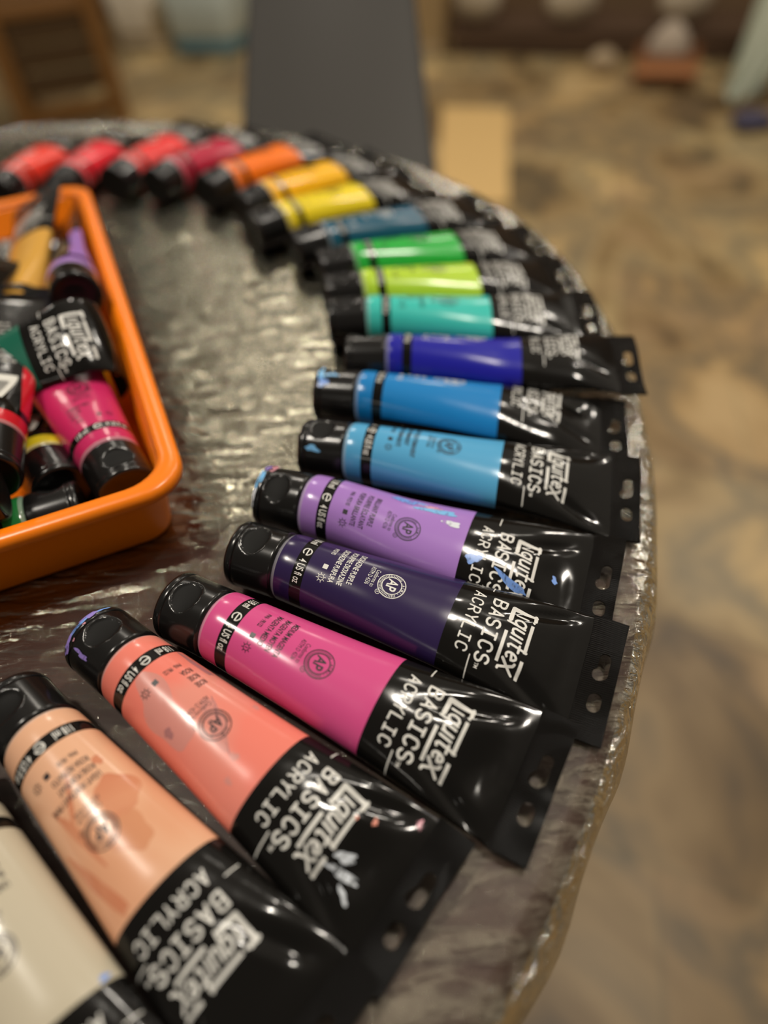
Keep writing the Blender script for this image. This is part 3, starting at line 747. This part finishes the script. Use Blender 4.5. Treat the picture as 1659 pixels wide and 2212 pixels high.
    hm = n.new('ShaderNodeMath'); hm.operation = 'MULTIPLY'; l.new(rm.outputs['Result'], hm.inputs[0]); l.new(hn.outputs['Result'], hm.inputs[1]); l.new(hm.outputs[0], hz.inputs[0]); l.new(b3.outputs[0], df.inputs['Normal']); l.new(tr.outputs[0], hz.inputs[1]); l.new(df.outputs[0], hz.inputs[2])
    fr = n.new('ShaderNodeFresnel'); fr.inputs['IOR'].default_value = 1.42
    g2 = n.new('ShaderNodeBsdfGlossy'); g2.inputs['Roughness'].default_value = .30; g2.inputs['Color'].default_value = (.45, .42, .36, 1); l.new(b3.outputs[0], g2.inputs['Normal'])
    gm = n.new('ShaderNodeMixShader'); gm.inputs[0].default_value = .05; l.new(gl.outputs[0], gm.inputs[1]); l.new(g2.outputs[0], gm.inputs[2])
    ms = n.new('ShaderNodeMixShader'); l.new(fr.outputs[0], ms.inputs[0]); l.new(hz.outputs[0], ms.inputs[1]); l.new(gm.outputs[0], ms.inputs[2])
    l.new(ms.outputs[0], out.inputs['Surface'])
    return m
FILM = film_material()
def build_film():
    n = 420
    prof = [(2, -.35), (150, -.35), (300, -.35), (420, -.35), (520, -.35), (575, -.35), (596, -.4), (604, -1.6), (608.4, -4.6), (611.4, -11), (613, -22), (613.4, -33), (613, -46), (611, -58), (608, -70)]
    rnd = random.Random(3); ks = [(rnd.randint(7, 60), rnd.random() * 6, rnd.uniform(.3, 1)) for _ in range(10)]
    V, F = [], []
    for i, (r, z) in enumerate(prof):
        hang = max(0, i - 8) / 6
        for k in range(n):
            t = 2 * PI * k / n
            wv = sum(a * math.sin(f * t + p) for f, p, a in ks) / 3
            rr = r + hang * (3.6 * wv + 2.2) + (.5 * abs(wv) if i > 6 else 0); zz = z + hang * 9 * math.sin(5 * t + 1) + hang * 3 * wv
            rr *= rim_k(t); V.append((rr * math.cos(t), rr * math.sin(t), zz))
    for i in range(len(prof) - 1):
        for j in range(n):
            k = (j + 1) % n; F.append((i * n + j, i * n + k, (i + 1) * n + k, (i + 1) * n + j))
    F.append(tuple(range(n))[::-1])
    o = mesh_obj('table_cover', np.array(V) * MM, F, FILM)
    o.location = (TC[0] * MM, TC[1] * MM, ZT)
    tag(o, 'clear crinkled plastic sheet stretched over the round table', 'table cover')
build_film()

# ------------------------------------------------------------------ floor and the back of the room
def floor_material():
    m = mat('slate_floor', srgb(132, 111, 82), .42, .4)
    n, l, b = nodes(m)
    tc = n.new('ShaderNodeTexCoord')
    mp = n.new('ShaderNodeMapping'); mp.inputs['Rotation'].default_value = (0, 0, .35); mp.inputs['Scale'].default_value = (1, .72, 1); l.new(tc.outputs['Object'], mp.inputs[0])
    a = n.new('ShaderNodeTexNoise'); a.inputs['Scale'].default_value = 3.0; a.inputs['Detail'].default_value = 4; a.inputs['Roughness'].default_value = .55; a.inputs['Distortion'].default_value = .6
    l.new(mp.outputs[0], a.inputs['Vector'])
    r = n.new('ShaderNodeValToRGB'); e = r.color_ramp.elements
    e[0].position = .33; e[0].color = srgb(107, 96, 78); e[1].position = .67; e[1].color = srgb(227, 208, 168)
    for p, c in ((.40, (152, 133, 99)), (.47, (184, 166, 131)), (.53, (142, 134, 115)), (.60, (204, 182, 139))): x = e.new(p); x.color = srgb(*c)
    l.new(a.outputs['Fac'], r.inputs[0])
    # tile to tile change of tone
    br = n.new('ShaderNodeTexBrick'); br.inputs['Scale'].default_value = 1.0; br.inputs['Brick Width'].default_value = .46; br.inputs['Row Height'].default_value = .30
    br.inputs['Mortar Size'].default_value = .004; br.inputs['Color1'].default_value = srgb(197, 172, 138); br.inputs['Color2'].default_value = srgb(248, 236, 206); br.inputs['Mortar'].default_value = srgb(183, 166, 136)
    l.new(mp.outputs[0], br.inputs['Vector'])
    mx = n.new('ShaderNodeMix'); mx.data_type = 'RGBA'; mx.blend_type = 'MULTIPLY'; mx.inputs['Factor'].default_value = .8
    l.new(r.outputs[0], mx.inputs[6]); l.new(br.outputs['Color'], mx.inputs[7])
    # rusty patches
    c = n.new('ShaderNodeTexNoise'); c.inputs['Scale'].default_value = 3.1; c.inputs['Detail'].default_value = 3; l.new(tc.outputs['Object'], c.inputs['Vector'])
    r2 = n.new('ShaderNodeValToRGB'); r2.color_ramp.elements[0].position = .55; r2.color_ramp.elements[1].position = .72
    r2.color_ramp.elements[0].color = (0, 0, 0, 1); r2.color_ramp.elements[1].color = (.75, .75, .75, 1); l.new(c.outputs['Fac'], r2.inputs[0])
    m2 = n.new('ShaderNodeMix'); m2.data_type = 'RGBA'; l.new(r2.outputs[0], m2.inputs['Factor']); l.new(mx.outputs[2], m2.inputs[6]); m2.inputs[7].default_value = srgb(172, 141, 103)
    l.new(m2.outputs[2], b.inputs['Base Color'])
    bu = n.new('ShaderNodeBump'); bu.inputs['Strength'].default_value = .3; bu.inputs['Distance'].default_value = .004; l.new(a.outputs['Fac'], bu.inputs['Height']); l.new(bu.outputs[0], b.inputs['Normal'])
    return m
fl = mesh_obj('floor', [(-4, -2.5, 0), (5, -2.5, 0), (5, 7, 0), (-4, 7, 0)], [(0, 1, 2, 3)], floor_material(), smooth=False)
tag(fl, 'brown mottled slate floor', 'floor', kind='structure')

WA = math.atan2(3925 - 4740, 1030 + 1000)             # direction of the back wall
wd = Vector((math.cos(WA), math.sin(WA), 0)); wn = Vector((-wd.y, wd.x, 0))
W0 = Vector((.03, 4.33, 0)) + wn * .55
WALLM = add_bump(mat('brown_wall_boards', srgb(112, 88, 62), .6), 8, .2, .004, 3, (1, 1, .15))
bm = bmesh.new(); add_box(bm, W0.x, W0.y, 1.25, 7.2, .08, 2.5, 0, WA)
tag(bm_obj('wall_back', bm, WALLM), 'dark brown back wall', 'wall', kind='structure')
BENCHM = mat('dark_bench_wood', srgb(84, 62, 44), .55)
def along(a, d, z=0): p = Vector((.03, 4.33, 0)) + wd * a + wn * d; return (p.x, p.y, z)
def build_bench():
    p = along(1.30, .13); root = empty('low_bench', p, (0, 0, WA)); tag(root, 'long low dark brown bench along the back wall', 'bench')
    bm = bmesh.new(); add_box(bm, 0, 0, .105, 1.5, .36, .03, .004); bm_obj('bench_top', bm, BENCHM, root)
    bm = bmesh.new(); add_box(bm, 0, -.16, .055, 1.46, .02, .07, .003); bm_obj('front_panel', bm, BENCHM, root)
    for sx in (-.7, .7):
        bm = bmesh.new(); add_box(bm, sx, .0, .0455, .04, .3, .09, .003); bm_obj('leg', bm, BENCHM, root)
build_bench()
def bundle(name, label, cat, loc, r, h, m, seed, group=None):
    rnd = random.Random(seed); V, F = [], []; n, k = 24, 12
    ph = [rnd.random() * 6 for _ in range(6)]
    for i in range(k + 1):
        u = i / k; a = u * PI
        for j in range(n):
            t = 2 * PI * j / n
            q = 1 + .10 * math.sin(3 * t + ph[0] + 2 * u) + .07 * math.sin(5 * t + ph[1]) + .05 * math.sin(9 * t + ph[2] + 5 * u)
            V.append((r * q * math.sin(a) * math.cos(t) * 1.1, r * q * math.sin(a) * math.sin(t), h / 2 * (1 - math.cos(a)) * (1 + .04 * math.sin(4 * t + ph[3]))))
    for i in range(k):
        for j in range(n):
            q = (j + 1) % n; F.append((i * n + j, i * n + q, (i + 1) * n + q, (i + 1) * n + j))
    o = mesh_obj(name, V, F, m); o.location = loc; tag(o, label, cat, group); return o
CLOTHW = add_bump(mat('white_cloth', srgb(186, 172, 148), .8), 30, .3, .004)
for a, lab in ((.68, 'crumpled pale cloth bundle at the left end of the low bench'), (1.12, 'crumpled white cloth bundle in the middle of the low bench'), (1.62, 'crumpled pale cloth bundle at the right end of the low bench')):
    bundle('cloth_bundle', lab, 'cloth', along(a, .07, .12), .10, .2, CLOTHW, int(a * 10), 'cloth bundles on the low bench')

def bin_(name, label, loc, w, d, h, m, base=None, taper=.9, yaw=0.):
    root = empty(name, loc, (0, 0, yaw)); tag(root, label, 'storage bin')
    def ring(sx, sy, z, r): return [(x, y, z) for x, y in rrect(-sx / 2, sx / 2, -sy / 2, sy / 2, r, 6)]
    hb = .07 if base else 0.
    def loft(P):
        V, F = [], []
        for p in P: V += p
        n = len(P[0])
        for i in range(len(P) - 1):
            for j in range(n): k = (j + 1) % n; F.append((i * n + j, i * n + k, (i + 1) * n + k, (i + 1) * n + j))
        F.append(tuple(range(n))[::-1]); F.append(tuple(range((len(P) - 1) * n, len(P) * n))); return V, F
    f = lambda z: taper + (1 - taper) * z / h
    V, F = loft([ring(w * f(hb) * .9, d * f(hb) * .9, hb, .04), ring(w * f(hb), d * f(hb), hb + .03, .06), ring(w, d, h, .06), ring(w * .95, d * .95, h, .05), ring(w * .86, d * .86, .05 + hb, .05)])
    mesh_obj('bin_body', V, F, m, root)
    V, F = loft([ring(w * 1.0, d * 1.0, h - .03, .06), ring(w * 1.04, d * 1.04, h - .03, .065), ring(w * 1.04, d * 1.04, h + .004, .065), ring(w, d, h + .004, .06)])
    mesh_obj('bin_rim', V, F, m, root)
    if base:
        V, F = loft([ring(w * taper * .92, d * taper * .92, 0, .05), ring(w * taper * .98, d * taper * .98, .015, .06), ring(w * taper * .98, d * taper * .98, hb, .06)])
        mesh_obj('bin_base', V, F, base, root)
WHITEB = mat('white_bin_plastic', srgb(240, 228, 206), .5); BLUEB = mat('pale_blue_bin_plastic', srgb(196, 206, 198), .5); TEALB = mat('teal_bin_plastic', srgb(96, 128, 134), .5); CREAMB = mat('cream_bin_plastic', srgb(236, 216, 182), .5)
bin_('storage_bin', 'white plastic bin on the floor left of the pale blue bin', (-1.10, 4.86, 0), .37, .3, .5, WHITEB, taper=.85, yaw=WA)
bin_('storage_bin', 'pale blue plastic bin with a teal base behind the grey chair', (-.70, 4.62, 0), .40, .34, .5, BLUEB, TEALB, .95, WA)
bin_('storage_bin', 'narrow cream plastic bin just right of the grey chair', (.46, 4.22, 0), .21, .22, .5, CREAMB, taper=.75, yaw=WA)

CARD = mat('brown_cardboard', srgb(158, 104, 62), .7)
def build_box():
    root = empty('cardboard_box', (1.39, 3.43, 0), (0, 0, -.35)); tag(root, 'small brown cardboard box on the floor before the low bench', 'box')
    bm = bmesh.new(); w, d, h, t = .25, .18, .11, .005
    for x, y, sx, sy in ((0, -d / 2, w, t), (0, d / 2, w, t), (-w / 2, 0, t, d), (w / 2, 0, t, d)): add_box(bm, x, y, h / 2 + .002, sx, sy, h, .001)
    add_box(bm, 0, 0, .006, w, d, t, 0); bm_obj('box_body', bm, CARD, root)
    for s in (-1, 1):
        bm = bmesh.new(); add_box(bm, 0, s * (d / 2 + .035), h - .012, w, .075, t, .001); f = bm_obj('flap', bm, CARD, root); f.rotation_euler = (s * -.2, 0, 0)
build_box()
bundle('crumpled_paper', 'crumpled whitish paper spilling out of the cardboard box', 'paper', (1.39, 3.43, .012), .078, .2, mat('grey_white_paper', srgb(176, 160, 142), .8), 5)
bundle('crumpled_paper', 'small crumpled paper ball on the floor left of the cardboard box', 'paper', (1.16, 3.57, 0), .055, .1, mat('pale_paper', srgb(170, 150, 120), .8), 6)
bundle('dark_cloth', 'small navy blue cloth lying on the floor by the pale draped stool', 'cloth', (1.50, 2.78, 0), .07, .06, mat('navy_cloth', srgb(66, 62, 84), .8), 8)
TANM = add_bump(mat('tan_board', srgb(222, 184, 120), .6), 14, .1, .002)
bm = bmesh.new()
vs = [bm.verts.new(v) for v in ((.27, 2.36, .004), (.50, 2.31, .004), (.665, 3.20, .004), (.40, 3.30, .004))]
f = bm.faces.new(vs); r = bmesh.ops.extrude_face_region(bm, geom=[f]); 
for v in r['geom']:
    if isinstance(v, bmesh.types.BMVert): v.co.z += .006
tag(bm_obj('cardboard_sheet', bm, TANM), 'pale tan board lying flat on the floor right of the grey chair', 'cardboard')

def drape(name, label, top, bot, w0, w1, m, yaw, seed):
    """a hanging cloth with soft folds, with thickness"""
    rnd = random.Random(seed); n, k = 40, 16; V, F = [], []
    ph = rnd.random() * 6
    T0, B0 = Vector(top), Vector(bot); u = Vector((math.cos(yaw), math.sin(yaw), 0)); nn = Vector((-u.y, u.x, 0))
    for side in (0, 1):
        for i in range(k + 1):
            q = i / k; c = T0.lerp(B0, q); w = w0 + (w1 - w0) * q
            for j in range(n + 1):
                x = (j / n - .5); fold = .018 * math.sin(x * 16 + ph) * (.4 + q) + .01 * math.sin(x * 31 + ph)
                cut = -.05 * (abs(x) * 2) ** 3 * 0 + (.07 * (x * 2) ** 2) * (q > .99)
                p = c + u * (x * w) + nn * (fold + side * .006) + Vector((0, 0, cut)); V.append(p)
    N = (k + 1) * (n + 1)
    for s in (0, 1):
        for i in range(k):
            for j in range(n):
                a = s * N + i * (n + 1) + j; F.append((a, a + 1, a + n + 2, a + n + 1))
    def idx(s, i, j): return s * N + i * (n + 1) + j
    for i in range(k):
        for j in (0, n): F.append((idx(0, i, j), idx(0, i + 1, j), idx(1, i + 1, j), idx(1, i, j)))
    for j in range(n):
        for i in (0, k): F.append((idx(0, i, j), idx(0, i, j + 1), idx(1, i, j + 1), idx(1, i, j)))
    o = mesh_obj(name, V, F, m); tag(o, label, 'cloth'); return o
PALE = add_bump(mat('pale_blue_cloth', srgb(204, 210, 192), .8), 30, .2, .003)
drape('draped_cloth', 'pale blue grey cloth hanging from the dark stool at the right', (1.70, 2.98, .52), (1.50, 2.96, .03), .34, .09, PALE, -.25, 4)
DARKW = mat('dark_stool_wood', srgb(46, 34, 26), .5)
def build_stool():
    root = empty('stool', (1.84, 3.19, 0), (0, 0, -.25)); tag(root, 'dark wooden stool under the pale draped cloth at the right', 'stool')
    bm = bmesh.new(); add_box(bm, 0, 0, .50, .36, .30, .035, .008); bm_obj('seat', bm, DARKW, root)
    for sx in (-1, 1):
        for sy in (-1, 1):
            bm = bmesh.new(); add_box(bm, sx * .145, sy * .115, .242, .04, .04, .483, .004); bm_obj('leg', bm, DARKW, root)
    bm = bmesh.new(); add_box(bm, 0, -.115, .17, .25, .02, .05, .003); bm_obj('stretcher', bm, DARKW, root)
build_stool()

HONEY = add_bump(mat('honey_wood', srgb(124, 84, 36), .5), 6, .15, .003, 4, (1, 1, .1)); DKSLAT = mat('dark_slat_wood', srgb(74, 52, 24), .5)
def build_wood_chair():
    p0, p1 = Vector((-1.4164, 3.39, 0)), Vector((-.9719, 3.514, 0)); c = (p0 + p1) / 2; d = p1 - p0
    root = empty('wooden_chair', c, (0, 0, math.atan2(d.y, d.x))); tag(root, 'honey brown wooden chair with slatted sides at the far left', 'chair')
    w = d.length
    for sx in (-1, 1):
        bm = bmesh.new(); add_box(bm, sx * (w / 2 - .035), 0, .46, .07, .05, .92, .006); bm_obj('leg', bm, HONEY, root)
        bm = bmesh.new(); add_box(bm, sx * (w / 2 - .035), .42, .21, .06, .05, .42, .006); bm_obj('leg', bm, HONEY, root)
    bm = bmesh.new(); add_box(bm, 0, .21, .44, w, .46, .04, .008); bm_obj('seat', bm, HONEY, root)
    for k, (z, h) in enumerate(((.375, .085), (.28, .085), (.185, .085), (.075, .06))):
        bm = bmesh.new(); add_box(bm, 0, .004, z, w - .142, .02, h, .004); bm_obj('slat', bm, DKSLAT if k < 3 else HONEY, root)
    for z in (.58, .70, .85):
        bm = bmesh.new(); add_box(bm, 0, .0, z, w - .142, .02, .07, .004); bm_obj('slat', bm, HONEY, root)
build_wood_chair()

GREYM = add_bump(mat('dark_grey_chair_shell', srgb(62, 59, 55), .55, .35), 400, .15, .0004)
def build_grey_chair():
    # backrest corners in the table frame (mm): bottom left/right, top left/right as seen over the table edge
    BL, BR = Vector((-160, 1080, -70)), Vector((112, 985, -100)); TL, TR_ = Vector((-139, 1300, 62)), Vector((110, 1222, 52))
    o0 = (BL + BR) / 2
    base = Vector((o0.x * MM, o0.y * MM, 0))
    root = empty('grey_chair', base); tag(root, 'dark grey chair pulled up to the far side of the round table', 'chair')
    V, F = [], []; n, k = 24, 26
    fwd = (TL + TR_ - BL - BR).normalized()
    nrm = (BR - BL).cross(fwd).normalized()
    for side in (0, 1):
        for i in range(k + 1):
            q = -1.15 + 2.75 * i / k
            l, r = BL.lerp(TL, q), BR.lerp(TR_, q)
            if q < 0:   # below the table edge the shell runs on down to the seat, steeper
                l = BL + (TL - BL) * q * .45 + Vector((0, 0, 155 * q)); r = BR + (TR_ - BR) * q * .45 + Vector((0, 0, 140 * q))
            mid = (l + r) / 2
            for j in range(n + 1):
                x = j / n * 2 - 1; p = l.lerp(r, j / n)
                edge = 1 - .06 * max(0, q - 1.2) / .4 * abs(x) ** 3
                p = mid + (p - mid) * edge + nrm * (-16 * x * x + side * -9)
                V.append((p.x * MM - base.x, p.y * MM - base.y, p.z * MM + ZT))
    N = (k + 1) * (n + 1); I = lambda s, i, j: s * N + i * (n + 1) + j
    for s in (0, 1):
        for i in range(k):
            for j in range(n): F.append((I(s, i, j), I(s, i, j + 1), I(s, i + 1, j + 1), I(s, i + 1, j)))
    for i in range(k):
        for j in (0, n): F.append((I(0, i, j), I(0, i + 1, j), I(1, i + 1, j), I(1, i, j)))
    for j in range(n):
        for i in (0, k): F.append((I(0, i, j), I(0, i, j + 1), I(1, i, j + 1), I(1, i, j)))
    mesh_obj('backrest', V, F, GREYM, root)
    zs = min(v[2] for v in V)
    lo = [Vector(v) for v in V if v[2] < zs + .03]; c = sum(lo, Vector()) / len(lo)
    ang = math.atan2(BR.y - BL.y, BR.x - BL.x)
    e = Vector((math.cos(ang), math.sin(ang), 0)); f2 = Vector((e.y, -e.x, 0))
    s0 = c + f2 * .2
    bm = bmesh.new(); add_box(bm, s0.x, s0.y, zs + .012, .42, .44, .03, .012, ang); bm_obj('seat', bm, GREYM, root)
    LEGM = mat('black_chair_leg', (.02, .02, .02, 1), .4)
    for sx in (-1, 1):
        for sy in (-1, 1):
            p = s0 + e * (sx * .18) + f2 * (sy * .18); h = zs - .004
            bm = bmesh.new(); bmesh.ops.create_cone(bm, cap_ends=True, segments=16, radius1=.011, radius2=.015, depth=h, matrix=Matrix.Translation((p.x, p.y, h / 2))); bm_obj('leg', bm, LEGM, root, True)
build_grey_chair()

# ------------------------------------------------------------------ light
def lamp(loc, size, power, col=(1, .92, .80)):
    L = bpy.data.lights.new('ceiling_or_fill_lamp', 'AREA'); L.shape = 'DISK'; L.size = size; L.energy = power; L.color = col
    o = bpy.data.objects.new('ceiling_or_fill_lamp', L); COL.objects.link(o)
    o.location = (loc[0], loc[1], ZT + loc[2]); return o
for p, sz, pw in (((-.67, .30, 1.7), .16, 13), ((.60, .50, 1.7), .14, 14), ((1.00, 1.45, 1.7), .10, 6), ((1.85, 2.35, 1.7), .16, 17), ((-1.25, -1.85, 1.7), .2, 1.5), ((-.25, 2.6, 1.7), .2, 10), ((-1.9, 2.2, 1.7), .2, 8), ((.9, 3.9, 1.7), .2, 9), ((-.9, 4.2, 1.7), .2, 9)):  # the last is an unseen fill lamp added to brighten the far bins
    lamp(p, sz, pw)
# the rest of the lit room: dim all round, lighter towards the bright far side of it
w = bpy.data.worlds.new('World'); SC.world = w; w.use_nodes = True
wn_, wl = w.node_tree.nodes, w.node_tree.links; bg = wn_['Background']
tc = wn_.new('ShaderNodeTexCoord'); dt = wn_.new('ShaderNodeVectorMath'); dt.operation = 'DOT_PRODUCT'
dv = Vector((.45, .72, .55)).normalized(); dt.inputs[1].default_value = dv
wl.new(tc.outputs['Generated'], dt.inputs[0])
rp = wn_.new('ShaderNodeMapRange'); rp.inputs['From Min'].default_value = .35; rp.inputs['From Max'].default_value = .95; rp.inputs['To Min'].default_value = .12; rp.inputs['To Max'].default_value = .38
rp.interpolation_type = 'SMOOTHSTEP'
wl.new(dt.outputs['Value'], rp.inputs['Value']); wl.new(rp.outputs['Result'], bg.inputs['Strength'])
bg.inputs['Color'].default_value = (1, .88, .72, 1)

# ------------------------------------------------------------------ camera
f_px, pitch, roll, H = 1520.5, .814, -.088, 284.5
cp, sp = math.cos(pitch), math.sin(pitch); cr, sr = math.cos(roll), math.sin(roll)
fwd = Vector((0, cp, -sp)); right = Vector((1, 0, 0)); up = Vector((0, sp, cp))
r2 = right * cr + up * sr; u2 = -right * sr + up * cr
cd = bpy.data.cameras.new('camera'); cam = bpy.data.objects.new('camera', cd); COL.objects.link(cam)
M = Matrix(((r2.x, u2.x, -fwd.x), (r2.y, u2.y, -fwd.y), (r2.z, u2.z, -fwd.z))).to_4x4()
M.translation = Vector((0, 0, H * MM + ZT)); cam.matrix_world = M
cd.sensor_fit = 'HORIZONTAL'; cd.sensor_width = 36; cd.lens = f_px / 1659 * 36
cd.clip_start = .01; cd.clip_end = 50
cd.dof.use_dof = True
foc = Vector((0, 196, 26)); cd.dof.focus_distance = (foc - Vector((0, 0, H))).dot(fwd) * MM
cd.dof.aperture_fstop = cd.lens / 11.0
SC.camera = cam

SC.view_settings.view_transform = 'Standard'; SC.view_settings.look = 'None'
SC.view_settings.gamma = 1; SC.view_settings.use_curve_mapping = False
SC.view_settings.exposure = 0.0
SC.cycles.use_denoising = True
